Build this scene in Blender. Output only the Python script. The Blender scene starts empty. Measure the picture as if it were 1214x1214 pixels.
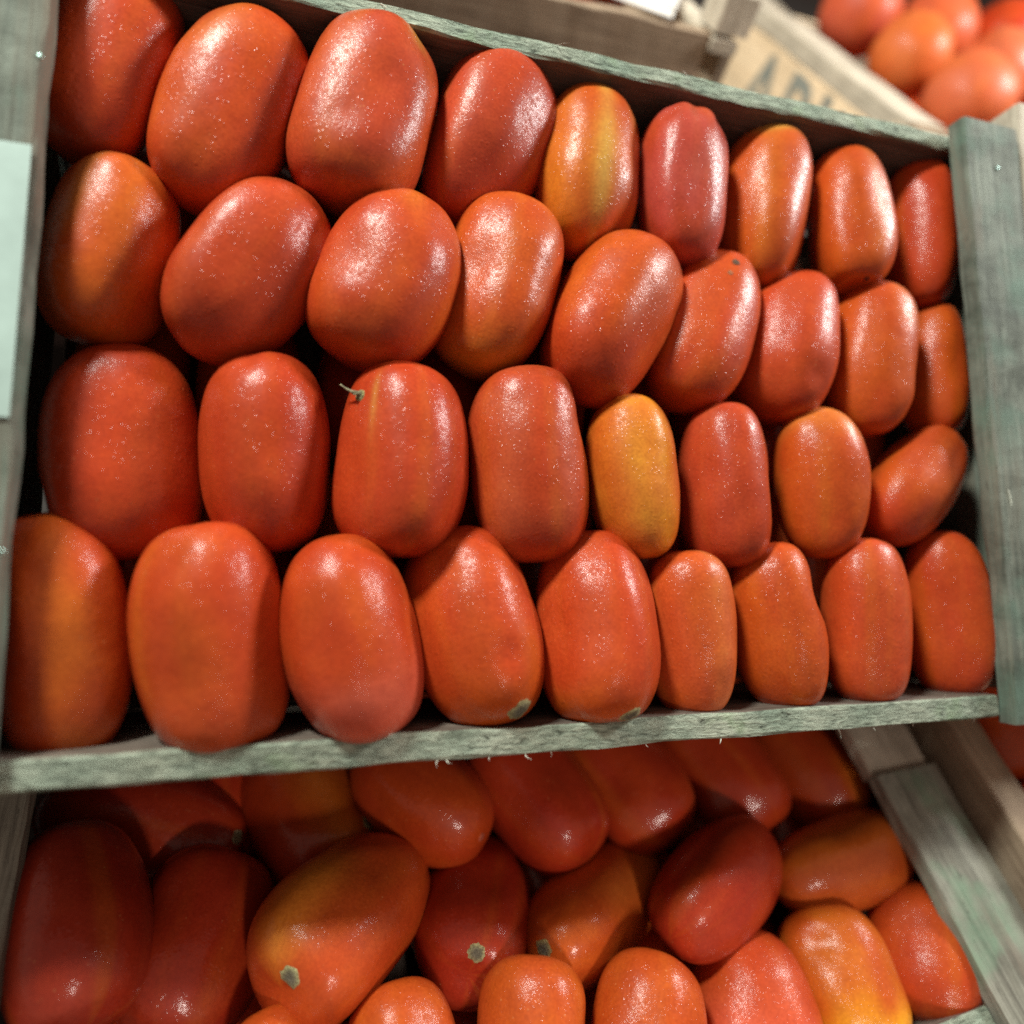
# Plum tomatoes in weathered wooden market crates, seen close up from above.
import bpy, bmesh, math, random
from math import sin, cos, pi, radians
from mathutils.bvhtree import BVHTree
from mathutils import Matrix, Vector, noise

scene = bpy.context.scene
COL = scene.collection
rnd = random.Random(11)

# ------------------------------------------------------------------ frames
# the upper crate leans at 45 degrees towards the shopper; the lower one is flatter and turned a little
UPPER = Matrix.Translation((0, 0, 1.0)) @ Matrix.Rotation(radians(45), 4, 'X')
RL = Matrix(((0.99639, -0.0848977, 0.0), (0.0721754, 0.8470763, 0.5265477), (-0.0447027, -0.5246467, 0.8501456)))


def low_frame(o):
    m = RL.to_4x4()
    m.translation = Vector(o)
    return UPPER @ m


LO0 = Vector((-0.0218, -0.22167, -0.0955))
LOWER = low_frame(LO0)
SIDE = low_frame(LO0 + RL @ Vector((0.609, 0.0, 0.022)))
BACK_R = low_frame((0.66154, 0.50011, -0.25954))
BACK_M = low_frame((-0.10165, 0.50135, -0.22826))
NEXT = UPPER @ Matrix.Translation((0.598, 0.022, -0.004))


# ------------------------------------------------------------------ materials
def new_mat(name):
    m = bpy.data.materials.new(name)
    m.use_nodes = True
    nt = m.node_tree
    for n in list(nt.nodes):
        nt.nodes.remove(n)
    out = nt.nodes.new('ShaderNodeOutputMaterial')
    b = nt.nodes.new('ShaderNodeBsdfPrincipled')
    nt.links.new(b.outputs[0], out.inputs[0])
    return m, nt, b


def node(nt, kind, **kw):
    n = nt.nodes.new(kind)
    for k, v in kw.items():
        if k in n.inputs.keys() if isinstance(k, str) else False:
            n.inputs[k].default_value = v
        else:
            setattr(n, k, v)
    return n


def ramp(nt, src, stops):
    r = nt.nodes.new('ShaderNodeValToRGB')
    els = r.color_ramp.elements
    while len(els) < len(stops):
        els.new(0.5)
    for e, (p, c) in zip(els, stops):
        e.position = p
        e.color = (*c, 1) if len(c) == 3 else c
    nt.links.new(src, r.inputs[0])
    return r


def mix(nt, a, b, fac, mode='MIX'):
    m = nt.nodes.new('ShaderNodeMix')
    m.data_type = 'RGBA'
    m.blend_type = mode
    for sock, v in ((m.inputs[6], a), (m.inputs[7], b), (m.inputs[0], fac)):
        if isinstance(v, bpy.types.NodeSocket):
            nt.links.new(v, sock)
        elif isinstance(v, (tuple, list)):
            sock.default_value = (*v, 1)
        else:
            sock.default_value = v
    return m.outputs[2]


def math_node(nt, op, a, b=None):
    m = nt.nodes.new('ShaderNodeMath')
    m.operation = op
    for i, v in enumerate((a, b)):
        if v is None:
            continue
        if isinstance(v, bpy.types.NodeSocket):
            nt.links.new(v, m.inputs[i])
        else:
            m.inputs[i].default_value = v
    return m.outputs[0]


def noise_tex(nt, vec, scale, detail=3.0, rough=0.55, dist=0.0):
    n = nt.nodes.new('ShaderNodeTexNoise')
    n.inputs['Scale'].default_value = scale
    n.inputs['Detail'].default_value = detail
    n.inputs['Roughness'].default_value = rough
    n.inputs['Distortion'].default_value = dist
    nt.links.new(vec, n.inputs['Vector'])
    return n


def obj_vec(nt, scale=(1, 1, 1)):
    tc = nt.nodes.new('ShaderNodeTexCoord')
    oi = nt.nodes.new('ShaderNodeObjectInfo')
    off = nt.nodes.new('ShaderNodeVectorMath')
    off.operation = 'ADD'
    nt.links.new(tc.outputs['Object'], off.inputs[0])
    sc = math_node(nt, 'MULTIPLY', oi.outputs['Random'], 7.0)
    nt.links.new(sc, off.inputs[1])
    mp = nt.nodes.new('ShaderNodeMapping')
    mp.inputs['Scale'].default_value = scale
    nt.links.new(off.outputs[0], mp.inputs[0])
    return mp.outputs[0], off.outputs[0]


def bump(nt, height, strength, dist, prev=None):
    b = nt.nodes.new('ShaderNodeBump')
    b.inputs['Strength'].default_value = strength
    b.inputs['Distance'].default_value = dist
    nt.links.new(height, b.inputs['Height'])
    if prev is not None:
        nt.links.new(prev, b.inputs['Normal'])
    return b.outputs[0]


def tomato_material(name, dew=1.0):
    m, nt, b = new_mat(name)
    L = nt.links
    vec, _ = obj_vec(nt)
    at = nt.nodes.new('ShaderNodeAttribute')
    at.attribute_name = 'skin'
    # soft blotches and fine mottling under the skin
    n1 = noise_tex(nt, vec, 70, 4, 0.6)
    r1 = ramp(nt, n1.outputs['Fac'], [(0.3, (0.88, 0.78, 0.78)), (0.55, (1, 1, 1)), (0.78, (1.10, 1.30, 1.15))])
    c = mix(nt, at.outputs['Color'], r1.outputs[0], 0.75, 'MULTIPLY')
    n2 = noise_tex(nt, vec, 620, 3, 0.6)
    r2 = ramp(nt, n2.outputs['Fac'], [(0.3, (0.80, 0.78, 0.80)), (0.7, (1.12, 1.20, 1.2))])
    c = mix(nt, c, r2.outputs[0], 0.75, 'MULTIPLY')
    # tiny pale lenticels
    v = nt.nodes.new('ShaderNodeTexVoronoi')
    v.inputs['Scale'].default_value = 260
    L.new(vec, v.inputs['Vector'])
    rs = ramp(nt, v.outputs['Distance'], [(0.05, (1, 1, 1)), (0.16, (0, 0, 0))])
    n3 = noise_tex(nt, vec, 120, 2)
    sel = ramp(nt, n3.outputs['Fac'], [(0.52, (0, 0, 0)), (0.66, (0.35, 0.35, 0.35))])
    fac = math_node(nt, 'MULTIPLY', rs.outputs[0], sel.outputs[0])
    c = mix(nt, c, (0.72, 0.36, 0.14), fac)
    L.new(c, b.inputs['Base Color'])
    # waxy satin skin under a film of fine dew that only shows as glints
    n4 = noise_tex(nt, vec, 45, 3)
    rr = ramp(nt, n4.outputs['Fac'], [(0.3, (0.36,) * 3), (0.7, (0.50,) * 3)])
    L.new(rr.outputs[0], b.inputs['Roughness'])
    b.inputs['IOR'].default_value = 1.45
    b.inputs['Specular IOR Level'].default_value = 0.2
    n6 = noise_tex(nt, vec, 55, 2)
    soft = bump(nt, n6.outputs['Fac'], 0.22, 0.003)
    nb = noise_tex(nt, vec, 850, 2, 0.5)
    base_n = bump(nt, nb.outputs['Fac'], 0.10, 0.0005, soft)
    d1 = nt.nodes.new('ShaderNodeTexVoronoi')
    d1.inputs['Scale'].default_value = 430
    L.new(vec, d1.inputs['Vector'])
    rd = ramp(nt, d1.outputs['Distance'], [(0.0, (1, 1, 1)), (0.5, (0, 0, 0))])
    n5 = noise_tex(nt, vec, 200, 2)
    s5 = ramp(nt, n5.outputs['Fac'], [(0.42, (0, 0, 0)), (0.62, (1, 1, 1))])
    hd = math_node(nt, 'MULTIPLY', rd.outputs[0], s5.outputs[0])
    nc = noise_tex(nt, vec, 1100, 2, 0.6)
    cn = bump(nt, nc.outputs['Fac'], 0.28 * dew, 0.0007, soft)
    L.new(bump(nt, hd, 0.9 * dew, 0.00062, cn), b.inputs['Coat Normal'])
    L.new(bump(nt, hd, 0.20 * dew, 0.0005, base_n), b.inputs['Normal'])
    b.inputs['Coat Weight'].default_value = 0.78
    b.inputs['Coat Roughness'].default_value = 0.092
    b.inputs['Coat IOR'].default_value = 1.4
    return m


def wood_material(name, light, mid, dark, stain=0.5, moss_or_lit_mint=None, rough=0.8, crack=0.5, grain=1.0, brown=None):
    m, nt, b = new_mat(name)
    L = nt.links
    vg, v0 = obj_vec(nt, (11, 330, 330))
    vl, _ = obj_vec(nt, (2.5, 42, 42))
    g = noise_tex(nt, vg, 1.0, 5, 0.65, 0.6)
    gl = noise_tex(nt, vl, 1.0, 4, 0.6, 1.2)
    c1 = ramp(nt, g.outputs['Fac'], [(0.28, dark), (0.5, mid), (0.72, light)])
    c2 = ramp(nt, gl.outputs['Fac'], [(0.3, (0.62, 0.60, 0.58)), (0.6, (1.05, 1.05, 1.05))])
    c = mix(nt, c1.outputs[0], c2.outputs[0], 0.8 * grain, 'MULTIPLY')
    # weather stains
    st = noise_tex(nt, v0, 34, 5, 0.65)
    sr = ramp(nt, st.outputs['Fac'], [(0.36, (0.42, 0.42, 0.40)), (0.56, (1, 1, 1)), (0.8, (1.15, 1.15, 1.12))])
    c = mix(nt, c, sr.outputs[0], stain, 'MULTIPLY')
    if moss_or_lit_mint:
        mo = noise_tex(nt, v0, 22, 4, 0.6)
        mr = ramp(nt, mo.outputs['Fac'], [(0.5, (0, 0, 0)), (0.68, (0.75,) * 3)])
        c = mix(nt, c, moss_or_lit_mint, mr.outputs[0])
    if brown:
        vb, _ = obj_vec(nt, (6, 45, 45))
        br = noise_tex(nt, vb, 1.0, 5, 0.65, 0.5)
        bf = ramp(nt, br.outputs['Fac'], [(0.52, (0, 0, 0)), (0.66, (0.8,) * 3)])
        c = mix(nt, c, brown, bf.outputs[0])
    # cracks and dark saw marks
    vc, _ = obj_vec(nt, (30, 260, 260))
    cn = noise_tex(nt, vc, 1.0, 4, 0.7, 1.0)
    cr = ramp(nt, cn.outputs['Fac'], [(0.30, (1, 1, 1)), (0.37, (0, 0, 0))])
    cf = math_node(nt, 'MULTIPLY', cr.outputs[0], crack)
    c = mix(nt, c, tuple(x * 0.25 for x in dark), cf)
    L.new(c, b.inputs['Base Color'])
    b.inputs['Roughness'].default_value = rough
    b.inputs['Specular IOR Level'].default_value = 0.3
    h = math_node(nt, 'SUBTRACT', g.outputs['Fac'], cf)
    nrm = bump(nt, h, 0.55, 0.0012)
    fz = noise_tex(nt, v0, 700, 3, 0.6)
    nrm = bump(nt, fz.outputs['Fac'], 0.3, 0.0006, nrm)
    L.new(nrm, b.inputs['Normal'])
    return m


def sawn_material(name):
    # sawn edge: pale, flaky, with torn dark pits
    m, nt, b = new_mat(name)
    L = nt.links
    vg, v0 = obj_vec(nt, (110, 420, 420))
    g = noise_tex(nt, vg, 1.0, 5, 0.7, 0.9)
    c1 = ramp(nt, g.outputs['Fac'], [(0.31, (0.05, 0.052, 0.04)), (0.40, (0.22, 0.25, 0.20)), (0.52, (0.38, 0.425, 0.345)), (0.75, (0.55, 0.60, 0.49))])
    st = noise_tex(nt, v0, 26, 4, 0.6)
    sr = ramp(nt, st.outputs['Fac'], [(0.35, (0.60, 0.66, 0.62)), (0.65, (1.05, 1.0, 0.96))])
    c = mix(nt, c1.outputs[0], sr.outputs[0], 0.9, 'MULTIPLY')
    mo = noise_tex(nt, v0, 40, 3, 0.6)
    mr = ramp(nt, mo.outputs['Fac'], [(0.56, (0, 0, 0)), (0.72, (0.5,) * 3)])
    c = mix(nt, c, (0.26, 0.36, 0.20), mr.outputs[0])
    L.new(c, b.inputs['Base Color'])
    b.inputs['Roughness'].default_value = 0.85
    b.inputs['Specular IOR Level'].default_value = 0.25
    nrm = bump(nt, g.outputs['Fac'], 0.9, 0.0022)
    L.new(nrm, b.inputs['Normal'])
    return m


def plain_material(name, col, rough=0.7, var=0.25, scale=60, metal=0.0):
    m, nt, b = new_mat(name)
    vec, _ = obj_vec(nt)
    n = noise_tex(nt, vec, scale, 4, 0.6)
    r = ramp(nt, n.outputs['Fac'], [(0.3, tuple(x * (1 - var) for x in col)), (0.7, tuple(min(1, x * (1 + var)) for x in col))])
    nt.links.new(r.outputs[0], b.inputs['Base Color'])
    b.inputs['Roughness'].default_value = rough
    b.inputs['Metallic'].default_value = metal
    nt.links.new(bump(nt, n.outputs['Fac'], 0.2, 0.001), b.inputs['Normal'])
    return m


def scar_material(name):
    m, nt, b = new_mat(name)
    at = nt.nodes.new('ShaderNodeAttribute')
    at.attribute_name = 'skin'
    vec, _ = obj_vec(nt)
    n = noise_tex(nt, vec, 750, 3, 0.7)
    r = ramp(nt, n.outputs['Fac'], [(0.3, (0.45, 0.43, 0.40)), (0.7, (1.3, 1.3, 1.2))])
    c = mix(nt, at.outputs['Color'], r.outputs[0], 1.0, 'MULTIPLY')
    nt.links.new(c, b.inputs['Base Color'])
    b.inputs['Roughness'].default_value = 0.8
    nt.links.new(bump(nt, n.outputs['Fac'], 0.8, 0.0015), b.inputs['Normal'])
    return m


M_TOM = tomato_material('dewy_tomato_skin', 1.0)
M_TOM2 = tomato_material('smooth_tomato_skin', 0.55)
M_ROUND = tomato_material('matte_round_tomato_skin', 0.1)
for n_ in M_ROUND.node_tree.nodes:
    if n_.type == 'BSDF_PRINCIPLED':
        n_.inputs['Coat Weight'].default_value = 0.04
M_SCAR = scar_material('corky_stem_scar')
M_GREY = wood_material('weathered_grey_wood', (0.255, 0.275, 0.225), (0.19, 0.208, 0.17), (0.10, 0.108, 0.088), 0.85, moss_or_lit_mint=(0.12, 0.19, 0.145), crack=0.6, grain=0.75, brown=(0.19, 0.155, 0.115))
M_SAWN = sawn_material('sawn_edge_wood')
M_BROWN = wood_material('brown_inner_wood', (0.24, 0.185, 0.15), (0.17, 0.13, 0.105), (0.085, 0.063, 0.05), 0.5, crack=0.3)
M_TAN = wood_material('tan_side_wood', (0.44, 0.33, 0.23), (0.36, 0.26, 0.18), (0.22, 0.15, 0.10), 0.35, crack=0.2, grain=0.5)
M_PALE = wood_material('new_pale_wood', (0.84, 0.66, 0.46), (0.76, 0.57, 0.38), (0.58, 0.42, 0.26), 0.25, crack=0.15, grain=0.5)
M_DULL = wood_material('pale_dusty_or_lit_wood', (0.60, 0.53, 0.43), (0.50, 0.43, 0.34), (0.33, 0.27, 0.21), 0.4, crack=0.2, grain=0.5)
M_MINT = wood_material('mint_lit_wood', (0.31, 0.32, 0.27), (0.25, 0.255, 0.215), (0.13, 0.13, 0.11), 0.6, moss_or_lit_mint=(0.13, 0.22, 0.13), crack=0.45)  # green patches put mint lamp light into the wood colour
M_RAIL = wood_material('worn_mint_lit_rail_wood', (0.33, 0.32, 0.265), (0.255, 0.245, 0.20), (0.12, 0.11, 0.09), 0.6, moss_or_lit_mint=(0.16, 0.26, 0.17), crack=0.5, brown=(0.20, 0.165, 0.13))  # mint patches over brown paint greenish lamp light onto the rail
M_PAPER = plain_material('label_paper', (0.40, 0.51, 0.46), 0.6, 0.12, 40)
M_WHITE = plain_material('white_sheet', (0.62, 0.58, 0.55), 0.8, 0.08, 30)
M_STAPLE = plain_material('staple_steel', (0.55, 0.75, 0.68), 0.25, 0.1, 300, 1.0)
M_INK = plain_material('stencil_ink', (0.20, 0.205, 0.18), 0.8, 0.5, 160)
M_FIBRE = plain_material('torn_fibre', (0.62, 0.62, 0.52), 0.8, 0.15, 300)


# ------------------------------------------------------------------ object helpers
def link(name, me, mat, parent=None, mw=None):
    o = bpy.data.objects.new(name, me)
    COL.objects.link(o)
    if mat and not me.materials:
        me.materials.append(mat)
    if parent is not None:
        o.parent = parent
    if mw is not None:
        if parent is not None:
            o.matrix_local = mw
        else:
            o.matrix_world = mw
    return o


def tag(o, label, cat, group=None):
    o['label'] = label
    o['category'] = cat
    if group:
        o['group'] = group
    return o


def empty(name, mw):
    o = bpy.data.objects.new(name, None)
    o.empty_display_size = 0.05
    COL.objects.link(o)
    o.matrix_world = mw
    return o


def board_mesh(name, lx, ly, lz, jit=0.0005, bev=0.0012, step=0.012, seed=0, sawn_face=None):
    """a board whose long side is local X, with uneven worn edges; sawn_face: axis sign key that gets material 1"""
    r = random.Random(seed)
    bm = bmesh.new()
    n = max(2, int(lx / step))
    # cross-section with chamfered corners
    def ring(x):
        hy, hz = ly / 2, lz / 2
        pts = [(-hy + bev, -hz), (hy - bev, -hz), (hy, -hz + bev), (hy, hz - bev), (hy - bev, hz), (-hy + bev, hz), (-hy, hz - bev), (-hy, -hz + bev)]
        out = []
        for k, (y, z) in enumerate(pts):
            nv = noise.noise(Vector((x * 22 + seed * 3.1, k // 2 * 5.3, seed))) * jit * 2.0
            nw = noise.noise(Vector((x * 90 + seed * 1.7, k * 3.9, seed + 9))) * jit
            out.append(bm.verts.new((x, y + (nv + nw) * (1 if y > 0 else -1), z + (nv - nw) * (1 if z > 0 else -1))))
        return out
    rings = [ring(-lx / 2 + lx * i / n) for i in range(n + 1)]
    for a, b in zip(rings, rings[1:]):
        for k in range(8):
            f = bm.faces.new((a[k], a[(k + 1) % 8], b[(k + 1) % 8], b[k]))
            if sawn_face == '+z' and k in (3, 4, 5):
                f.material_index = 1
    bm.faces.new(list(reversed(rings[0])))
    bm.faces.new(rings[-1])
    bmesh.ops.recalc_face_normals(bm, faces=bm.faces)
    me = bpy.data.meshes.new(name)
    bm.to_mesh(me)
    bm.free()
    return me


SEED = [0]


def board(name, x0, x1, y0, y1, z0, z1, mat, parent, along='x', edge=None, rx=0.0, jit=0.0005, bev=0.0012):
    """board filling the box in its parent's frame; along = the axis its grain follows"""
    SEED[0] += 1
    c = Vector(((x0 + x1) / 2, (y0 + y1) / 2, (z0 + z1) / 2))
    dx, dy, dz = x1 - x0, y1 - y0, z1 - z0
    if along == 'x':
        me = board_mesh(name, dx, dy, dz, jit, bev, seed=SEED[0], sawn_face='+z' if edge else None)
        m = Matrix.Identity(4)
    elif along == 'y':
        me = board_mesh(name, dy, dx, dz, jit, bev, seed=SEED[0], sawn_face='+z' if edge else None)
        m = Matrix.Rotation(pi / 2, 4, 'Z')
    else:
        me = board_mesh(name, dz, dy, dx, jit, bev, seed=SEED[0])
        m = Matrix.Rotation(-pi / 2, 4, 'Y')
    me.materials.append(mat)
    if edge:
        me.materials.append(edge)
    return link(name, me, None, parent, Matrix.Translation(c) @ Matrix.Rotation(rx, 4, 'X') @ m)


def nail(parent, p, up='z', r=0.0016):
    bm = bmesh.new()
    bmesh.ops.create_uvsphere(bm, u_segments=10, v_segments=6, radius=r)
    bmesh.ops.scale(bm, vec=(1, 1, 0.35), verts=bm.verts)
    for f in bm.faces:
        f.smooth = True
    me = bpy.data.meshes.new('nail_head')
    bm.to_mesh(me)
    bm.free()
    return link('nail_head', me, M_STAPLE, parent, Matrix.Translation(p))


def crate(name, frame, label, mats, cl=0.25, cll=None, split=None, co=0.296, ct=(-0.002, 0.0095), depth=0.118, back_rim=-0.006, group=None, single_end=False, hb=0.19, front_edge=None, cleat_y0=-0.1705):
    """open wooden crate; mats = dict(cleat, edge, front, back, end, floor)"""
    root = empty(name, frame)
    tag(root, label, 'crate', group)
    xi, t = 0.286, 0.010
    parts = {}
    # long side boards, front (towards the shopper) and back, two boards each
    fe = front_edge or mats['edge']
    parts['front'] = board('side_board', -co - 0.004, cl - 0.0015, -0.1838, -0.1712, -0.066, 0.0, mats['front'], root, 'x', fe, jit=0.0005)
    board('side_board', -xi, xi, -0.185, -0.174, -depth, -0.074, mats['front'], root, 'x')
    parts['back'] = board('side_board', -co, co - 0.001, 0.180, hb, -0.062, back_rim, mats['back'], root, 'x', mats['edge'], jit=0.0009)
    board('side_board', -xi, xi, 0.180, hb, -depth, -0.070, mats['back'], root, 'x')
    # ends
    for s in (-1, 1):
        a, b = sorted((s * xi, s * (xi + t)))
        if single_end:
            board('end_board', a, b, -0.173, 0.179, -depth, ct[0] - 0.0005, mats['end'], root, 'y')
        else:
            board('end_board', a, b, -0.173, 0.179, -0.062, ct[0] - 0.0005, mats['end'], root, 'y')
            board('end_board', a, b, -0.173, 0.179, -depth, -0.068, mats['end'], root, 'y')
    # top cleats nailed along the two ends
    for s in (-1, 1):
        a, b = sorted((s * (cl if s > 0 else cll or cl), s * co))
        y0 = cleat_y0 if s < 0 else -0.187
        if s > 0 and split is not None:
            board('top_cleat', a, b - 0.002, split + 0.0006, hb + 0.001, ct[0] - 0.004, ct[1] - 0.0045, M_DULL, root, 'y', jit=0.0007, bev=0.0014)  # paler back piece paints the light on the rail's far end
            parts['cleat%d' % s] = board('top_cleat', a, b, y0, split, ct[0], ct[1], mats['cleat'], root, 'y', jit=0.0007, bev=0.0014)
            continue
        parts['cleat%d' % s] = board('top_cleat', a, b, y0, hb + 0.001, ct[0], ct[1], mats['cleat'], root, 'y', jit=0.0007, bev=0.0014)
    # floor slats
    n = 5
    w = 2 * xi / n
    for i in range(n):
        board('floor_board', -xi + i * w + 0.004, -xi + (i + 1) * w - 0.004, -0.172, 0.178, -depth - 0.008, -depth - 0.0005, mats['floor'], root, 'y')
    return root, parts


# ------------------------------------------------------------------ tomatoes
RED = (0.49, 0.049, 0.010)
DEEP = (0.42, 0.030, 0.010)
ROSE = (0.46, 0.052, 0.017)
ORNG = (0.53, 0.078, 0.009)
SALM = (0.54, 0.072, 0.016)
AMBR = (0.62, 0.17, 0.014)
YELL = (0.72, 0.36, 0.05)
GOLD = (0.74, 0.27, 0.012)
GREN = (0.60, 0.31, 0.06)


def lerp3(a, b, t):
    t = max(0.0, min(1.0, t))
    return tuple(a[i] + (b[i] - a[i]) * t for i in range(3))


def smooth(t):
    t = max(0.0, min(1.0, t))
    return t * t * (3 - 2 * t)


class Tomato:
    """plum tomato: local Z is the long axis, local Y faces the shopper, azimuth is measured to the right of Y"""

    def __init__(s, a, r, seed, exp=0.74, taper=None, lobes=None, dents=(), pole_dent=(0.0, 0.0), bend=None, flat=0.0):
        q = random.Random(seed)
        s.a, s.r, s.seed = a, r, seed
        s.exp = exp + q.uniform(-0.10, 0.05)
        s.taper = q.uniform(-0.09, 0.09) if taper is None else taper
        s.l2, s.p2 = q.uniform(0.0, 0.02), q.uniform(0, 6.28)
        s.l3, s.p3 = (q.uniform(0.02, 0.06), q.uniform(0, 6.28)) if lobes is None else lobes
        s.bend = q.uniform(-0.11, 0.11) if bend is None else bend
        s.dents = list(dents) + [(q.uniform(-70, 70), q.uniform(-0.8, 0.8), q.uniform(0.28, 0.6), q.uniform(0.02, 0.085)) for _ in range(3)]
        s.pd = pole_dent
        s.flat = flat

    def p(s, lat, az):
        sl, cl = sin(lat), max(0.0, cos(lat))
        zf = math.copysign(abs(sl) ** s.exp, sl)
        rf = cl ** s.exp
        ox, oy = sin(az), cos(az)
        rad = 1 + s.l2 * cos(2 * az + s.p2) + s.l3 * (1 - 0.4 * zf) * cos(3 * az + s.p3)
        rad *= 1 + s.taper * zf
        d = 0.0
        for (da, dz, dw, dd) in s.dents:
            c = cos(az - radians(da))
            if c > 0:
                e = ((1 - c) * 1.6 + (zf - dz) ** 2 * 1.9) / (dw * dw)
                d += dd * math.exp(-e)
        v = Vector((ox * rf * 3, oy * rf * 3, zf * 2.2)) * 0.55 + Vector((s.seed * 1.37, s.seed * 0.71, 0))
        d += noise.noise(v) * 0.045 + noise.noise(v * 2.3) * 0.010
        rr = s.r * rf * (rad - d)
        z = s.a * zf * (1 - 0.25 * d)
        top = s.pd[0] if zf > 0 else s.pd[1]
        z -= math.copysign(top * s.r * math.exp(-(rf / 0.34) ** 2), zf)
        x = -(ox * rr + s.bend * s.r * (zf * zf - 0.4))
        return Vector((x, oy * rr, z))

    def nrm(s, lat, az):
        e = 0.03
        if abs(lat) > 1.5:
            return Vector((0, 0, math.copysign(1, lat)))
        n = (s.p(lat + e, az) - s.p(lat - e, az)).cross(s.p(lat, az + e) - s.p(lat, az - e))
        n.normalize()
        if n.dot(s.p(lat, az)) < 0:
            n = -n
        return n

    def color(s, lat, az, c):
        zf = sin(lat)
        pos = Vector((sin(az) * cos(lat) * 2, cos(az) * cos(lat) * 2, zf * 1.8)) + Vector((s.seed * 2.3, s.seed, 3))
        col = c['base']
        n1 = noise.noise(pos * 0.9)
        col = lerp3(col, c.get('alt', lerp3(col, ORNG, 0.7)), smooth(0.5 + n1 * 1.1) * c.get('mix', 0.5))
        # faint meridian stripes
        st = noise.noise(Vector((sin(az) * 3.1, cos(az) * 3.1, zf * 0.25 + s.seed)))
        col = lerp3(col, lerp3(col, AMBR, 0.45), smooth(st * 1.3) * 0.4)
        for (saz, sw, amt, sc, z0, z1) in c.get('streaks', ()):
            dz = abs(((az - radians(saz) + pi) % (2 * pi)) - pi)
            w = math.exp(-(dz / radians(sw)) ** 2)
            wz = smooth((zf - z0) / 0.35 + 0.5) * smooth((z1 - zf) / 0.35 + 0.5)
            col = lerp3(col, sc, amt * w * wz * (0.75 + 0.5 * n1))
        if 'top' in c:
            sc, h = c['top']
            col = lerp3(col, sc, smooth((zf - h + 0.25 * n1) / 0.5))
        if 'bot' in c:
            sc, h = c['bot']
            col = lerp3(col, sc, smooth((-zf - h + 0.25 * n1) / 0.5))
        return col

    def mesh(s, c, nu=64, nv=44):
        vs, fs, cols = [], [], []
        vs.append(s.p(-pi / 2, 0)); cols.append(s.color(-pi / 2, 0, c))
        for j in range(1, nv):
            t = -1 + 2 * j / nv
            lat = pi / 2 * (t * (1.12 - 0.12 * t * t))
            for i in range(nu):
                az = 2 * pi * i / nu
                vs.append(s.p(lat, az)); cols.append(s.color(lat, az, c))
        vs.append(s.p(pi / 2, 0)); cols.append(s.color(pi / 2, 0, c))
        for i in range(nu):
            k = (i + 1) % nu
            fs.append((0, 1 + i, 1 + k))
            b = 1 + (nv - 2) * nu
            fs.append((b + k, b + i, len(vs) - 1))
            for j in range(nv - 2):
                q = 1 + j * nu
                fs.append((q + i, q + nu + i, q + nu + k, q + k))
        s._geo = (vs, fs)
        me = bpy.data.meshes.new('plum_tomato')
        me.from_pydata([tuple(v) for v in vs], [], fs)
        ca = me.color_attributes.new('skin', 'FLOAT_COLOR', 'POINT')
        for i, q in enumerate(cols):
            ca.data[i].color = (*q, 1)
        bm = bmesh.new()
        bm.from_mesh(me)
        bmesh.ops.recalc_face_normals(bm, faces=bm.faces)
        bm.to_mesh(me)
        bm.free()
        for p in me.polygons:
            p.use_smooth = True
        return me

    def tree(s):
        if not hasattr(s, '_tree'):
            s._tree = BVHTree.FromPolygons(*s._geo)
        return s._tree

    def scar(s, end, off, az, rad, inner=(0.15, 0.135, 0.10), outer=(0.42, 0.38, 0.19), bulge=0.0006):
        """corky disc lying on the skin, off degrees from the pole towards azimuth az"""
        lat0 = radians(90 - off) * (1 if end == 'top' else -1)
        c0, n0 = s.p(lat0, radians(az)), s.nrm(lat0, radians(az))
        t1 = n0.orthogonal().normalized()
        t2 = n0.cross(t1)
        q = random.Random(s.seed + 5)
        tree = s.tree()

        def proj(u, v):
            g = c0 + t1 * u + t2 * v
            hit = tree.ray_cast(g + n0 * 0.02, -n0)[0]
            return hit if hit is not None else g

        vs, cols, fs = [c0 + n0 * (bulge - 0.0004)], [inner], []
        rings, seg = 4, 22
        for j in range(1, rings + 1):
            f = j / rings
            for i in range(seg):
                an = 2 * pi * i / seg
                w = rad * f * (1 + 0.22 * noise.noise(Vector((cos(an) * 1.9, sin(an) * 1.9, s.seed))) + (0.10 * q.uniform(-1, 1) if j == rings else 0))
                h = (bulge * (1 - f * 0.4) if j < rings else -0.0009) + (0.0003 * q.uniform(-1, 1))
                vs.append(proj(w * cos(an), w * sin(an)) + n0 * h)
                cols.append(lerp3(inner, outer, smooth((f - 0.35) / 0.5)))
        for i in range(seg):
            k = (i + 1) % seg
            fs.append((0, 1 + i, 1 + k))
            for j in range(rings - 1):
                b = 1 + j * seg
                fs.append((b + i, b + seg + i, b + seg + k, b + k))
        me = bpy.data.meshes.new('stem_scar')
        me.from_pydata([tuple(v) for v in vs], [], fs)
        ca = me.color_attributes.new('skin', 'FLOAT_COLOR', 'POINT')
        for i, cc in enumerate(cols):
            ca.data[i].color = (*cc, 1)
        for p in me.polygons:
            p.use_smooth = True
        return me


def tomato_matrix(x, y, z, phi, tilt):
    ph, ti = radians(phi), radians(tilt)
    u = Vector((sin(ph) * cos(ti), cos(ph) * cos(ti), -sin(ti)))
    w = Vector((0, 0, 1))
    w = (w - u * w.dot(u)).normalized()
    v = w.cross(u)
    return Matrix(((v.x, w.x, u.x, x), (v.y, w.y, u.y, y), (v.z, w.z, u.z, z), (0, 0, 0, 1)))


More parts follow.
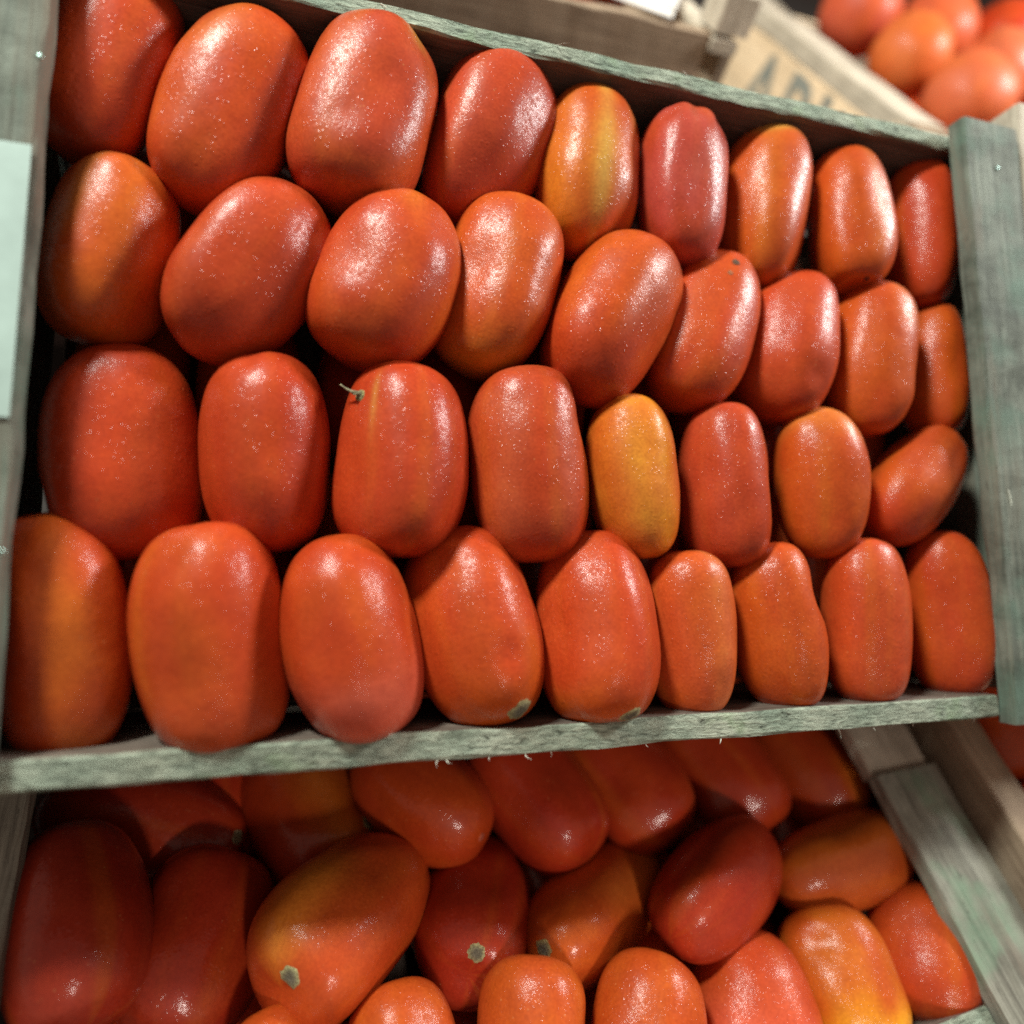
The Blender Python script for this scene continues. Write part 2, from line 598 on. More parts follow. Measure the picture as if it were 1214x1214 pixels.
def add_tomato(frame, row, seed, col, label, group, mat, shape=None, scars=(), name='plum_tomato', nu=64, nv=44):
    x, y, z, a, r, phi, tilt = row
    t = Tomato(a, r, seed, **(shape or {}))
    o = link(name, t.mesh(col, nu, nv), mat, None, frame @ tomato_matrix(x, y, z, phi, tilt))
    tag(o, label, 'tomato', group)
    for sc in scars:
        kw = sc[4] if len(sc) > 4 else {}
        link('stem_scar', t.scar(*sc[:4], **kw), M_SCAR, o, Matrix.Identity(4))
    return o, t

# ------------------------------------------------------------------ upper crate
GREYS = dict(cleat=M_GREY, edge=M_SAWN, front=M_BROWN, back=M_BROWN, end=M_GREY, floor=M_BROWN)  # shade on the front board's inner face is put into its dark brown
up, up_parts = crate('wooden_crate', UPPER, 'weathered grey wooden crate tilted up, packed with four neat rows of plum tomatoes', GREYS, cll=0.2535, single_end=True)
paper = board('paper_label', -0.330, -0.2545, -0.040, 0.0735, 0.0102, 0.0105, M_PAPER, up_parts['cleat-1'], 'y', jit=0.0, bev=0.00005)
paper.parent = up
# the left end has a second board outside the cleat that carries the label
board('end_cap', -0.350, -0.2970, -0.1735, 0.191, -0.012, 0.0093, M_GREY, up, 'y', jit=0.0006)
for (x, y) in ((-0.2545, 0.1134), (-0.2535, -0.0924), (0.275, 0.160), (0.272, -0.150)):
    nail(up, Vector((x, y, 0.0099)))


def splinter(parent, p, d, length, curl, r0, seed):
    q = random.Random(seed)
    bm = bmesh.new()
    d = Vector(d).normalized()
    s1 = d.orthogonal().normalized()
    s2 = d.cross(s1)
    prev = None
    n = 9
    for i in range(n + 1):
        t = i / n
        c = Vector(p) + d * (length * t) + s1 * (curl * length * t * t) + s2 * (0.4 * curl * length * sin(3 * t))
        r = r0 * (1 - 0.85 * t)
        ring = [bm.verts.new(c + s1 * r * cos(k * pi / 2) + s2 * r * sin(k * pi / 2)) for k in range(4)]
        if prev:
            for k in range(4):
                bm.faces.new((prev[k], prev[(k + 1) % 4], ring[(k + 1) % 4], ring[k]))
        prev = ring
    me = bpy.data.meshes.new('splinter')
    bm.to_mesh(me)
    bm.free()
    return link('splinter', me, M_FIBRE, parent, Matrix.Identity(4))


# torn fibres along the lower edge of the front board and on the right cleat
q = random.Random(4)
for x, ln in ((-0.084, 0.006), (-0.080, 0.004), (-0.060, 0.004), (-0.043, 0.005), (-0.03, 0.003), (0.020, 0.003), (0.062, 0.004), (0.135, 0.006), (0.158, 0.004), (0.186, 0.005), (0.231, 0.004)):
    splinter(up, (x, -0.1840, -0.001 + q.uniform(-0.001, 0.001)), (q.uniform(-0.9, 0.9), -1, q.uniform(-0.3, 0.9)), ln * q.uniform(.35, .8), q.uniform(-0.7, 0.7), 0.00035, int(x * 1e4))
for x, ln in ((0.101, 0.004), (0.208, 0.004), (-0.105, 0.003)):
    splinter(up, (x, -0.1715, 0.0002), (q.uniform(-0.8, 0.8), 0.8, 0.8), ln, q.uniform(-0.7, 0.7), 0.0003, int(x * 1e4))
splinter(up, (0.2585, -0.050, 0.0098), (0.25, -1, 0.25), 0.010, 0.25, 0.0006, 3)
splinter(up, (0.2590, -0.056, 0.0098), (1, -0.6, 0.2), 0.006, -0.3, 0.0005, 5)
for x in (-0.115, -0.02, 0.06, 0.17):
    splinter(up, (x, 0.1885, -0.0055), (q.uniform(-1, 1), q.uniform(-1, 0.3), 0.5), 0.006, q.uniform(-0.8, 0.8), 0.00035, int(x * 1e4))

# x, y, z, half length, radius, heading, tilt in the crate's own frame (metres, degrees)
UP=[
(-0.2427,0.1467,-0.0346,0.0500,0.0279,14.9,0), #0
(-0.1856,0.1318,-0.0311,0.0545,0.0313,17.8,0), #1
(-0.1196,0.1363,-0.0238,0.0516,0.0341,14.0,0), #2
(-0.0531,0.1457,-0.0399,0.0539,0.0353,21.6,0), #3
(0.0078,0.1356,-0.0340,0.0513,0.0308,4.8,0), #4
(0.0648,0.1299,-0.0240,0.0473,0.0265,1.8,0), #5
(0.1289,0.1319,-0.0333,0.0540,0.0293,9.2,0), #6
(0.1874,0.1291,-0.0245,0.0491,0.0257,3.3,6), #7
(0.2554,0.1327,-0.0308,0.0522,0.0227,3.1,0), #8
(-0.2369,0.0529,-0.0360,0.0453,0.0278,7.9,0), #9
(-0.1735,0.0475,-0.0275,0.0500,0.0320,29.8,0), #10
(-0.1075,0.0494,-0.0234,0.0473,0.0339,19.6,0), #11
(-0.0469,0.0569,-0.0312,0.0511,0.0322,14.9,0), #12
(0.0168,0.0435,-0.0246,0.0538,0.0342,30.2,8), #13
(0.0809,0.0465,-0.0332,0.0537,0.0301,24.0,8), #14
(0.1417,0.0431,-0.0327,0.0499,0.0311,16.5,0), #15
(0.1989,0.0379,-0.0268,0.0508,0.0270,9.5,0), #16
(0.2598,0.0382,-0.0338,0.0470,0.0207,3.3,0), #17
(-0.2288,-0.0413,-0.0461,0.0518,0.0334,-4.5,0), #18
(-0.1629,-0.0413,-0.0308,0.0488,0.0302,-3.4,0), #19
(-0.0984,-0.0427,-0.0239,0.0492,0.0324,2.7,0), #20
(-0.0322,-0.0417,-0.0264,0.0523,0.0313,-2.7,0), #21
(0.0263,-0.0469,-0.0196,0.0453,0.0253,-6.1,0), #22
(0.0872,-0.0484,-0.0242,0.0480,0.0259,-0.8,0), #23
(0.1530,-0.0443,-0.0249,0.0463,0.0264,0.2,0), #24
(0.2256,-0.0422,-0.0257,0.0466,0.0256,43.7,0), #25
(-0.2446,-0.1260,-0.0316,0.0541,0.0259,-9.2,0), #26
(-0.1824,-0.1274,-0.0196,0.0504,0.0315,-7.8,0), #27
(-0.1222,-0.1292,-0.0149,0.0483,0.0315,-12.6,0), #28
(-0.0614,-0.1251,-0.0255,0.0506,0.0337,-12.8,16), #29
(0.0024,-0.1259,-0.0187,0.0497,0.0313,1.4,16), #30
(0.0576,-0.1308,-0.0189,0.0442,0.0244,-0.8,0), #31
(0.1134,-0.1284,-0.0186,0.0469,0.0255,-6.0,0), #32
(0.1729,-0.1264,-0.0179,0.0482,0.0238,4.3,0), #33
(0.2428,-0.1234,-0.0239,0.0516,0.0242,-1.3,0), #34
]
LO=[
(-0.2110,0.0314,-0.0713,0.0615,0.0311,114.5,0), #0
(-0.1170,0.0213,-0.0755,0.0531,0.0389,-20.5,25), #1
(-0.0499,0.0104,-0.0359,0.0497,0.0323,-38.6,15), #2
(0.0252,-0.0002,-0.0420,0.0525,0.0354,-21.8,15), #3
(0.0960,0.0019,-0.0523,0.0531,0.0357,-18.7,15), #4
(0.1739,-0.0021,-0.0518,0.0555,0.0365,-16.9,10), #5
(0.2492,-0.0077,-0.0561,0.0568,0.0375,-9.6,10), #6
(-0.2296,-0.0245,-0.0200,0.0502,0.0323,-15.5,15), #7
(-0.1776,-0.0416,-0.0473,0.0456,0.0352,14.9,15), #8
(-0.1004,-0.0497,-0.0252,0.0533,0.0363,54.6,30), #9
(-0.0256,-0.0580,-0.0528,0.0528,0.0343,31.9,45), #10
(0.0526,-0.0710,-0.0540,0.0666,0.0316,68.1,30), #11
(0.1208,-0.0779,-0.0196,0.0532,0.0305,67.5,10), #12
(0.2242,-0.0828,-0.0311,0.0564,0.0287,85.7,0), #13
(-0.1370,-0.1098,-0.0138,0.0301,0.0212,-12.2,0), #14
(-0.0808,-0.1177,-0.0140,0.0350,0.0268,-0.9,0), #15
(-0.0164,-0.1244,-0.0132,0.0370,0.0279,16.6,0), #16
(0.0445,-0.1373,-0.0140,0.0394,0.0290,31.5,0), #17
(0.1205,-0.1420,-0.0311,0.0407,0.0337,15.4,12), #18
(0.1832,-0.1417,-0.0286,0.0382,0.0317,10.0,8), #19
(0.2492,-0.1421,-0.0278,0.0398,0.0313,-149.2,0), #20
]


ORD = ['first', 'second', 'third', 'fourth', 'fifth', 'sixth', 'seventh', 'eighth', 'ninth']
G_UP = 'plum tomatoes in rows in the upper crate'
G_LO = 'plum tomatoes piled in the lower crate'


def C(base, alt=None, mix=0.5, **kw):
    d = dict(base=base, mix=mix)
    if alt:
        d['alt'] = alt
    d.update(kw)
    return d


def S(az, w, amt, col, z0=-1.3, z1=1.3):
    return (az, w, amt, col, z0, z1)


# per tomato: colours, shape, scars, words for the label
UPD = {
    0: (C(RED, ROSE), {}, (), 'dusty red'),
    1: (C(RED, ORNG, 0.5, streaks=[S(-25, 24, .45, AMBR, 0.1)]), dict(taper=.03), (), 'large red'),
    2: (C(ROSE, ORNG, 0.6, streaks=[S(38, 14, .75, GREN, .62)]), dict(taper=-.03, dents=[(45, .75, .35, .10)]), (), 'yellow-shouldered red'),
    3: (C(ROSE, RED, 0.5, top=((0.56, .17, .05), .75)), dict(taper=.16), (), 'dull red, narrow-bottomed'),
    4: (C(ORNG, AMBR, 0.5, streaks=[S(0, 11, .95, GREN), S(-45, 20, .6, AMBR), S(28, 14, .5, RED)], top=(GREN, .62)), dict(taper=.02), (), 'yellow-striped orange'),
    5: (C(ROSE, (.44, .06, .05), 0.6), dict(exp=0.63, taper=.09, pole_dent=(.22, 0), dents=[(0, .8, .25, .14), (45, .70, .2, .12), (-45, .75, .2, .10)]), (), 'wrinkled rosy'),
    6: (C(ORNG, RED, 0.5, streaks=[S(30, 10, .5, RED), S(-30, 18, .5, AMBR)], top=(GREN, .55)), {}, (), 'orange with yellow top'),
    7: (C(ORNG, RED, 0.4, streaks=[S(5, 14, .4, AMBR)], bot=(ORNG, .4)), dict(pole_dent=(0, .10), taper=.02), (('bot', 14, 5, .0022, dict(inner=(.10, .02, .012), outer=(.2, .04, .02))),), 'orange-red dimpled'),
    8: (C(RED, DEEP, 0.5), dict(exp=0.71), (), 'narrow red'),
    9: (C(ORNG, RED, 0.6, streaks=[S(-22, 11, .45, GREN, .0), S(20, 25, .3, AMBR)]), {}, (), 'orange, green-streaked'),
    10: (C(RED, ROSE, 0.5), dict(exp=0.85), (), 'strongly slanting red'),
    11: (C(RED, ORNG, 0.5, streaks=[S(5, 14, .6, ORNG), S(-5, 14, .5, AMBR, .5)]), {}, (), 'bright red'),
    12: (C(ORNG, RED, 0.4, bot=(AMBR, .5), top=(AMBR, .7)), {}, (), 'orange'),
    13: (C(ORNG, RED, 0.5, bot=(RED, .1)), dict(exp=0.85), (), 'orange-red leaning'),
    14: (C(RED, ORNG, 0.6), dict(taper=.03), (('top', 62, -10, .0030, dict(inner=(.10, .05, .025), outer=(.22, .08, .04))), ('top', 74, -14, .0022, dict(inner=(.42, .16, .07), outer=(.4, .13, .06), bulge=.0002))), 'brown-spotted red'),
    15: (C(RED, SALM, 0.4), {}, (), 'plain red'),
    16: (C(ORNG, RED, 0.6, streaks=[S(10, 18, .5, AMBR, .2)]), dict(dents=[(60, 0, .4, .08)]), (), 'ribbed orange-red'),
    17: (C(ORNG, RED, 0.5), dict(bend=.12), (), 'small orange'),
    18: (C(RED, DEEP, 0.4, top=(ORNG, .82)), dict(exp=0.73), (), 'very large red'),
    19: (C(RED, DEEP, 0.5), dict(exp=0.71, taper=.04, pole_dent=(.10, 0), dents=[(-15, .85, .25, .07)]), (), 'square-shouldered red'),
    20: (C(RED, DEEP, 0.35, streaks=[S(-40, 3, .6, GREN, .1, .6)]), dict(exp=0.73, pole_dent=(.05, 0)), (('top', 66, -58, .0036, dict(inner=(.13, .13, .08), outer=(.36, .30, .12), bulge=.0008)),), 'stem-tipped red'),
    21: (C(RED, (.45, .085, .03), 0.5), dict(exp=0.75, dents=[(70, .4, .4, .06)]), (), 'dark brick-red'),
    22: (C((.58, .105, .012), AMBR, 0.35, streaks=[S(24, 20, .85, (.80, .29, .012)), S(-20, 20, .7, (.78, .28, .03))], bot=(ORNG, .70)), dict(exp=0.80, lobes=(.03, 1.0)), (), 'golden yellow-orange'),
    23: (C(ROSE, RED, 0.5), dict(exp=0.77, dents=[(55, -.1, .35, .05)]), (), 'rosy red'),
    24: (C(ORNG, RED, 0.5, top=((.66, .18, .03), .4)), dict(exp=0.79), (), 'rounded bright orange'),
    25: (C(ORNG, ROSE, 0.6, bot=(RED, .3)), dict(exp=0.83), (), 'sideways-lying orange'),
    26: (C(RED, ORNG, 0.6, streaks=[S(20, 25, .5, AMBR)]), dict(exp=0.73), (), 'orange-tinged red'),
    27: (C(RED, ORNG, 0.5, bot=(SALM, .2)), dict(exp=0.75, taper=-.02), (), 'big two-tone red'),  # salmon bottom paints low front light into the skin
    28: (C(RED, ORNG, 0.5, bot=((.62, .10, .05), .0)), dict(exp=0.79, dents=[(60, .0, .4, .05)]), (), 'red with salmon bottom'),  # paler lower half is front light put into the skin colour
    29: (C(RED, ORNG, 0.4, bot=(ORNG, .35), streaks=[S(40, 16, .5, AMBR, -1.3, -.2)]), dict(exp=0.81, dents=[(8, -.45, .22, .07)]), (('bot', 24, 22, .0080),), 'creased red'),
    30: (C(RED, SALM, 0.5, bot=(ORNG, .4)), dict(exp=0.73), (('bot', 20, 30, .0075),), 'scar-bottomed red'),
    31: (C(SALM, ORNG, 0.6, streaks=[S(25, 25, .5, (.66, .22, .06))]), {}, (), 'slim pale orange'),
    32: (C(ORNG, RED, 0.5), dict(dents=[(50, .35, .30, .16)], exp=0.77), (), 'ridged orange-red'),
    33: (C(SALM, RED, 0.5), dict(exp=0.65), (), 'blocky salmon-red'),
    34: (C(RED, ORNG, 0.5, streaks=[S(40, 20, .5, ORNG)]), dict(exp=0.75), (), 'red, grooved'),
}
row_of = [('top', 0, 9), ('second', 9, 9), ('third', 18, 8), ('bottom', 26, 9)]
for rn, k0, n in row_of:
    for i in range(n):
        k = k0 + i
        c, sh, sc, words = UPD[k]
        if i == n - 1:
            where = 'last on the right in the %s row of the upper crate' % rn
        else:
            where = '%s from the left in upper crate\'s %s row' % (ORD[i], rn)
        add_tomato(UPPER, UP[k], 100 + k, c, '%s plum tomato, %s' % (words, where), G_UP, M_TOM, sh, sc)

# the withered stem left on the third tomato of the third row
STEMMED = bpy.data.objects['plum_tomato.020']
M_STEM = plain_material('dry_stem', (0.24, 0.21, 0.12), 0.8, 0.4, 500)
tt = Tomato(UP[20][3], UP[20][4], 120, **UPD[20][1])
p0 = tt.p(radians(24), radians(-58))
n0 = tt.nrm(radians(24), radians(-58))


def twig(parent, p, dirs, r0, mat):
    bm = bmesh.new()
    prev, c = None, Vector(p)
    for i, (d, ln) in enumerate([(dirs[0][0], 0)] + dirs):
        d = Vector(d).normalized()
        c = c + d * ln
        s1 = d.orthogonal().normalized()
        s2 = d.cross(s1)
        r = r0 * (1 - 0.6 * i / len(dirs)) * (1.25 if i % 2 else 0.9)
        ring = [bm.verts.new(c + s1 * r * cos(k * pi / 3) + s2 * r * sin(k * pi / 3)) for k in range(6)]
        if prev:
            for k in range(6):
                bm.faces.new((prev[k], prev[(k + 1) % 6], ring[(k + 1) % 6], ring[k]))
        prev = ring
    bm.faces.new(prev)
    bmesh.ops.recalc_face_normals(bm, faces=bm.faces)
    me = bpy.data.meshes.new('dried_stem')
    bm.to_mesh(me)
    bm.free()
    for p_ in me.polygons:
        p_.use_smooth = True
    return link('dried_stem', me, mat, parent, Matrix.Identity(4))


twig(STEMMED, p0 - n0 * .0005, [((.6, .5, .5), .0014), ((.9, .35, .2), .0016), ((1, .1, -.1), .0018), ((.8, .2, .3), .0012)], .0016, M_STEM)
twig(STEMMED, p0 + n0 * .0003, [((.3, .8, .3), .0012), ((.8, .5, -.3), .0018), ((1, .0, -.4), .0014)], .0008, M_STEM)
twig(STEMMED, p0 + Vector((.003, .001, .001)), [((.8, -.3, .3), .003), ((.7, -.5, .5), .003), ((.6, -.6, .6), .003)], .0007, M_STEM)

LOD = [
    (C(DEEP, RED, 0.5), dict(dents=[(25, -.1, .5, .1)], exp=0.81, pole_dent=(.06, 0)), (('top', 24, -12, .0050, dict(inner=(.30, .27, .17), outer=(.42, .38, .24))),), 'dark red plum tomato lying sideways at the back left of the lower crate'),
    (C(RED, DEEP, 0.4, streaks=[S(25, 30, .9, AMBR, -.9, .1)]), dict(taper=.10), (('bot', 48, 60, .0055),), 'red plum tomato with a yellow patch, second in lower crate\'s back row'),
    (C(RED, ORNG, 0.4), {}, (('bot', 10, 0, .003, dict(inner=(.34, .07, .035), outer=(.48, .1, .05))),), 'red plum tomato with a small nipple tip, third in lower crate\'s back row'),
    (C(DEEP, RED, 0.4), {}, (), 'smooth dark red plum tomato, fourth in lower crate\'s back row'),
    (C(RED, DEEP, 0.6), {}, (), 'red plum tomato, fifth from the left in lower crate\'s back row'),
    (C(RED, DEEP, 0.5), {}, (), 'red plum tomato, sixth from the left in lower crate\'s back row'),
    (C(RED, ORNG, 0.5, streaks=[S(0, 14, .5, AMBR, -1.3, -.3)]), {}, (('bot', 16, 20, .005),), 'red plum tomato at the right end of lower crate\'s back row'),
    (C(DEEP, (.42, .05, .025), 0.5), {}, (), 'big dark red plum tomato at the left edge of the lower crate'),
    (C(DEEP, RED, 0.4), dict(taper=.05), (), 'dark red plum tomato leaning beside the big one on lower crate\'s left'),
    (C((.62, .085, .014), RED, 0.5, streaks=[S(-45, 26, .95, (.80, .26, .03), -.95, .0)]), dict(exp=0.83, pole_dent=(0, .10)), (('bot', 12, 0, .0066),), 'large orange plum tomato with a yellow flank and grey stem scar, lower crate'),
    (C(DEEP, RED, 0.3), dict(dents=[(0, -.25, .4, .08)], taper=-.02, pole_dent=(0, .10)), (('bot', 16, 0, .0058),), 'deep red short plum tomato showing its stem scar, lower crate\'s middle row'),
    (C((.64, .11, .014), RED, 0.4, streaks=[S(0, 30, .5, (.72, .20, .03), -.3)]), dict(taper=.02, pole_dent=(0, .08)), (('bot', 6, -30, .0062, dict(outer=(.40, .30, .12))),), 'orange plum tomato leaning right with stem scar, lower crate\'s middle row'),
    (C(DEEP, RED, 0.4), dict(exp=0.85), (), 'egg-shaped dark red plum tomato between two orange ones in the lower crate'),
    (C((.62, .12, .018), RED, 0.3, streaks=[S(-30, 20, .4, AMBR)]), dict(exp=0.75, dents=[(-40, .0, .4, .06)]), (), 'long orange plum tomato lying sideways at the right of the lower crate'),
    (C(ORNG, RED, 0.5), {}, (), 'small orange plum tomato top peeping up, leftmost in lower crate\'s front row'),
    (C(ORNG, SALM, 0.5), {}, (), 'orange plum tomato top, second from the left in lower crate\'s front row'),
    (C(ORNG, SALM, 0.6), {}, (), 'orange plum tomato, third from the left in lower crate\'s front row'),
    (C(ORNG, RED, 0.4), {}, (), 'orange-red plum tomato, fourth from the left in lower crate\'s front row'),
    (C(RED, SALM, 0.6, bot=((.58, .085, .035), -.1)), {}, (), 'salmon-red plum tomato beside the yellow-tipped one in lower crate\'s front row'),
    (C(ORNG, AMBR, 0.4, bot=(GOLD, .14)), dict(dents=[(30, -.2, .35, .07)]), (), 'yellow-tipped orange plum tomato in lower crate\'s front row'),
    (C(RED, ORNG, 0.5, streaks=[S(-28, 7, .5, GREN, -.8, .1)]), dict(exp=0.77), (), 'brownish red plum tomato in the front right corner of the lower crate'),
]
for k, (c, sh, sc, lab) in enumerate(LOD):
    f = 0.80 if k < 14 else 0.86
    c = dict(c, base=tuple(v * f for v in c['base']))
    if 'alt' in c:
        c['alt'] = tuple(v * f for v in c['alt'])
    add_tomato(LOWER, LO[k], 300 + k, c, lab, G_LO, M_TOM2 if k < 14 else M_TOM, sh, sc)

# the layer below, glimpsed in the gaps
q = random.Random(21)
buried_src = []
for k in range(3):
    a, r = (.047, .027) if k != 1 else (.044, .028)
    t = Tomato(a, r, 500 + k)
    buried_src.append(t.mesh(C([RED, ORNG, DEEP][k], RED, .5), 40, 28))
for frame, ys, xs, zc, lab, grp in (
        (UPPER, (0.095, 0.006, -0.083), [-.235 + .0588 * i for i in range(9)], -.0895, 'red plum tomato half hidden under the top layer of the upper crate', 'buried plum tomatoes in the upper crate'),
        (LOWER, (0.05, -0.045, -0.135), [-.235 + .067 * i for i in range(8)], -.0895, 'red plum tomato half hidden under the top layer of the lower crate', 'buried plum tomatoes in the lower crate')):
    for y in ys:
        for x in xs:
            o = link('plum_tomato', buried_src[q.randrange(3)], M_TOM2, None,
                     frame @ tomato_matrix(x + q.uniform(-.004, .004), y + q.uniform(-.004, .004), zc, q.uniform(-12, 12), 0))
            tag(o, lab, 'tomato', grp)

# ------------------------------------------------------------------ lower crate
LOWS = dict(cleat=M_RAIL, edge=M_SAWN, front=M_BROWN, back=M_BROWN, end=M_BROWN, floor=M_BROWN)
lo, lo_parts = crate('wooden_crate', LOWER, 'shaded wooden crate underneath, holding jumbled plum tomatoes, with a right rail tinted mint as if lit', LOWS, split=-0.043, co=0.3045, cleat_y0=-0.187)

# ------------------------------------------------------------------ neighbours
SIDES = dict(cleat=M_TAN, edge=M_TAN, front=M_PALE, back=M_TAN, end=M_BROWN, floor=M_BROWN)
side, side_parts = crate('wooden_crate', SIDE, 'brown wooden crate with red tomatoes at the right edge, beside the lower crate', SIDES, cl=.270, ct=(-0.03, 0.008), cleat_y0=-0.187)
NEXTS = dict(cleat=M_DULL, edge=M_PALE, front=M_PALE, back=M_TAN, end=M_PALE, floor=M_BROWN)
nxt, nxt_parts = crate('wooden_crate', NEXT, 'pale wooden crate barely showing at the right edge beside the upper crate', NEXTS, ct=(-0.012, 0.012), cleat_y0=-0.187)
for i, (x, y, z) in enumerate(((-.232, .065, -.018), (-.230, -.022, -.014), (-.232, -.112, -.018))):
    add_tomato(SIDE, (x, y, z, .046, .033, q.uniform(-10, 10), 0), 620 + i, C(RED, ORNG, .4), 'red plum tomato in the brown crate at the right edge', 'plum tomatoes in the side crate', M_TOM2)

BACKS = dict(cleat=M_DULL, edge=M_PALE, front=M_PALE, back=M_TAN, end=M_PALE, floor=M_TAN)
bk, bk_parts = crate('wooden_crate', BACK_R, 'pale new wooden crate with dark stencilled letters and round tomatoes, behind at top right', BACKS, cl=.252, ct=(-0.012, 0.008), single_end=True, cleat_y0=-0.187)
board('corner_block', -0.2955, -0.252, -0.1995, -0.1875, -0.034, 0.0075, M_TAN, bk, 'x')
# stencilled letters on its left end, reading towards the shopper
for ch, y, z in (('A', 0.088, -.094), ('B', 0.010, -.092), ('L', -0.056, -.090)):
    cu = bpy.data.curves.new('stencil_letter', 'FONT')
    cu.body = ch
    cu.size = 0.105
    cu.extrude = 0.0002
    cu.offset = 0.002
    tmp = bpy.data.objects.new('stencil_letter', cu)
    me = bpy.data.meshes.new_from_object(tmp)
    bpy.data.objects.remove(tmp)
    o = link('stencil_letter', me, None)
    me.materials.clear()
    me.materials.append(M_INK)
    o.parent = bk
    # text X -> -Y of the crate, text Y -> Z, facing -X
    o.matrix_local = Matrix(((0, 0, -1, -0.2966), (-1, 0, 0, y), (0, 1, 0, z), (0, 0, 0, 1)))

ROUND = [(-.144, -.093, .012, .046, (.54, .12, .05), 'salmon-pink'), (-.161, .002, .018, .045, (.55, .13, .035), 'orange'), (-.085, .065, .035, .046, (.50, .10, .04), 'red'), (-.060, -.028, .028, .044, (.52, .12, .05), 'bright red'), (.010, .052, .045, .045, DEEP, 'dark red'), (-.180, .096, .030, .048, (.46, .08, .04), 'deep red'), (.03, -.06, .01, .045, RED, 'red')]
RW = ['nearest the rail at the front', 'second along the rail', 'in the second line from the rail', 'right of the salmon-pink one', 'at the far right edge of the photo', 'furthest along the rail at the top edge', 'front right']
for i, (x, y, z, r, c, w) in enumerate(ROUND):
    add_tomato(BACK_R, (x, y, z, r * .93, r, 0, 60), 700 + i, C(c, ORNG, .4), '%s round tomato %s, in the stencilled crate' % (w, RW[i]), 'round tomatoes in the stencilled crate', M_ROUND, dict(exp=0.98, taper=0, lobes=(.01, 1)), (), 'round_tomato', 48, 32)
src = Tomato(.041, .044, 720, exp=0.98, taper=0, lobes=(.01, 1)).mesh(C(RED, ORNG, .4), 40, 28)
for x in (-.23, -.14, -.05, .04):
    for y in (-.12, -.03, .06):
        o = link('round_tomato', src, M_ROUND, None, BACK_R @ tomato_matrix(x, y, -.072, x * 300, 50))
        tag(o, 'red round tomato buried in the stencilled crate', 'tomato', 'buried round tomatoes in the stencilled crate')

MIDS = dict(cleat=M_DULL, edge=M_TAN, front=M_TAN, back=M_TAN, end=M_TAN, floor=M_TAN)
md, md_parts = crate('wooden_crate', BACK_M, 'brown wooden crate behind the upper crate, its plain front board towards the shopper', MIDS, cl=.262, co=.2885, ct=(-0.012, -0.002), front_edge=M_TAN, cleat_y0=-0.173)
board('corner_post', 0.262, 0.296, -0.1845, -0.150, 0.0015, 0.030, M_DULL, md, 'z')
sheet = board('paper_sheet', .175, .262, -.165, -.02, -.022, -.0205, M_WHITE, None, 'y', jit=.0008, bev=.0001)
sheet.matrix_world = BACK_M @ Matrix.Translation((0.215, -.10, .004)) @ Matrix.Rotation(radians(90 - 28), 4, 'Z')
tag(sheet, 'off-white paper sheet lying in the brown crate behind the upper crate', 'paper')
add_tomato(BACK_M, (.155, -.11, -.012, .05, .036, 70, 0), 800, C(SALM, ORNG, .5), 'blurred salmon plum tomato in the brown crate behind the upper crate', None, M_TOM2)

# ------------------------------------------------------------------ surfaces behind and below
def sheet_obj(name, frame, x0, x1, y0, y1, z, mat):
    me = bpy.data.meshes.new(name)
    me.from_pydata([(x0, y0, z), (x1, y0, z), (x1, y1, z), (x0, y1, z)], [], [(0, 1, 2, 3)])
    o = link(name, me, mat, None, frame)
    o['kind'] = 'structure'
    return o


M_SHELF = plain_material('dark_shelf', (0.045, 0.036, 0.032), 0.9, 0.3, 20)
M_WALL = plain_material('dim_wall', (0.11, 0.075, 0.068), 0.9, 0.2, 6)
sheet_obj('shelf', LOWER, -1.6, 1.8, -0.24, 0.55, -0.1275, M_SHELF)
sheet_obj('rear_shelf', BACK_M, -1.6, 1.8, -0.26, 0.9, -0.1275, M_SHELF)
sheet_obj('wall', Matrix.Translation((0, 1.9, 1.0)) @ Matrix.Rotation(radians(90), 4, 'X'), -3, 3, -1.2, 1.6, 0, M_WALL)
sheet_obj('floor', Matrix.Identity(4), -3, 3, -3, 1.9, 0, M_SHELF)

# ------------------------------------------------------------------ light
w = bpy.data.worlds.new('World')
scene.world = w
w.use_nodes = True
bg = w.node_tree.nodes['Background']
bg.inputs[0].default_value = (1.0, 0.76, 0.62, 1)
bg.inputs[1].default_value = 0.27


def lamp(name, d, dist, size, watts, col):
    li = bpy.data.lights.new(name, 'AREA')
    li.shape = 'DISK'
    li.size = size
    li.energy = watts
    li.color = col
    o = bpy.data.objects.new(name, li)
    COL.objects.link(o)
    p = Vector(d).normalized() * dist
    o.matrix_world = UPPER @ Matrix.Translation(p)
    aim = (UPPER @ Vector((0, 0, 0))) - o.matrix_world.translation
    o.rotation_euler = aim.to_track_quat('-Z', 'Y').to_euler()
    return o


lamp('stall_lamp', (-0.50, 0.73, 0.43), 1.25, 0.21, 24, (0.91, 1.0, 0.92))
lamp('stall_lamp', (0.85, 0.50, 0.30), 1.25, 0.21, 16, (0.96, 1.0, 0.97))

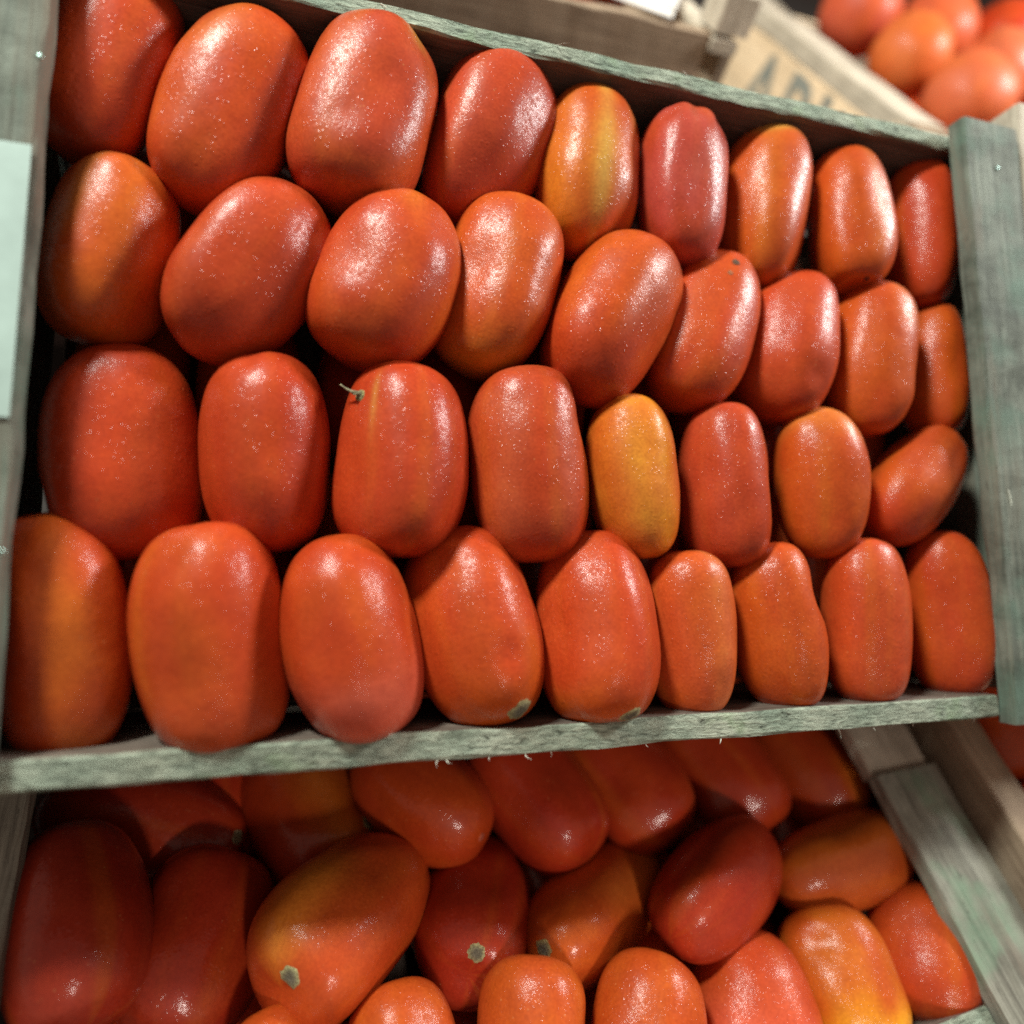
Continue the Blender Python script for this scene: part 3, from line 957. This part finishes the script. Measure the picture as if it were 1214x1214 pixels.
ai = bpy.data.lights.new('aisle_spot', 'SPOT')
ai.energy = 50
ai.color = (1.0, 0.88, 0.78)
ai.spot_size = radians(23)  # cone shaped so its edge acts as an unseen blocker's shadow line
ai.spot_blend = 0.18
ai.shadow_soft_size = 0.11
ao = bpy.data.objects.new('aisle_spot', ai)
COL.objects.link(ao)
ao.location = UPPER @ (Vector((0.08, -0.40, 0.92)) * 1.6)
aim_p = UPPER @ Vector((0.02, -0.475, 0.0))
ao.rotation_euler = (aim_p - ao.location).to_track_quat('-Z', 'Y').to_euler()
sp = bpy.data.lights.new('added_warm_spot', 'SPOT')  # added, unseen lamp that brightens the crates behind
sp.energy = 48
sp.color = (1.0, 0.84, 0.68)
sp.spot_size = radians(30)
sp.spot_blend = 1.0
sp.shadow_soft_size = 0.08
so = bpy.data.objects.new('added_warm_spot', sp)
COL.objects.link(so)
so.location = (-0.55, -0.35, 1.95)
so.rotation_euler = (Vector((0.42, 0.55, 1.14)) - so.location).to_track_quat('-Z', 'Y').to_euler()

# ------------------------------------------------------------------ camera
cd = bpy.data.cameras.new('camera')
cam = bpy.data.objects.new('camera', cd)
COL.objects.link(cam)
RC = ((0.96057247, -0.005897, 0.27796717), (0.02632907, -0.99335266, -0.11205923), (0.27678024, 0.11495963, -0.95403196))
cp = (-0.13753584, -0.10722979, 0.30595183)
cam.matrix_world = UPPER @ Matrix(((RC[0][0], -RC[1][0], -RC[2][0], cp[0]), (RC[0][1], -RC[1][1], -RC[2][1], cp[1]), (RC[0][2], -RC[1][2], -RC[2][2], cp[2]), (0, 0, 0, 1)))
cd.sensor_width = 36
cd.lens = 36 * 787 / 1214
cd.clip_start = 0.01
cd.clip_end = 50
cd.dof.use_dof = True
cd.dof.focus_distance = 0.34
cd.dof.aperture_fstop = 2.0
scene.camera = cam

scene.render.engine = 'CYCLES'
scene.cycles.use_denoising = False
scene.cycles.use_adaptive_sampling = False
scene.cycles.max_bounces = 5
scene.cycles.sample_clamp_indirect = 1.0
scene.cycles.sample_clamp_direct = 6.0
scene.cycles.filter_width = 1.7
scene.view_settings.view_transform = 'Standard'
scene.view_settings.look = 'None'
scene.view_settings.exposure = 0
scene.view_settings.gamma = 1
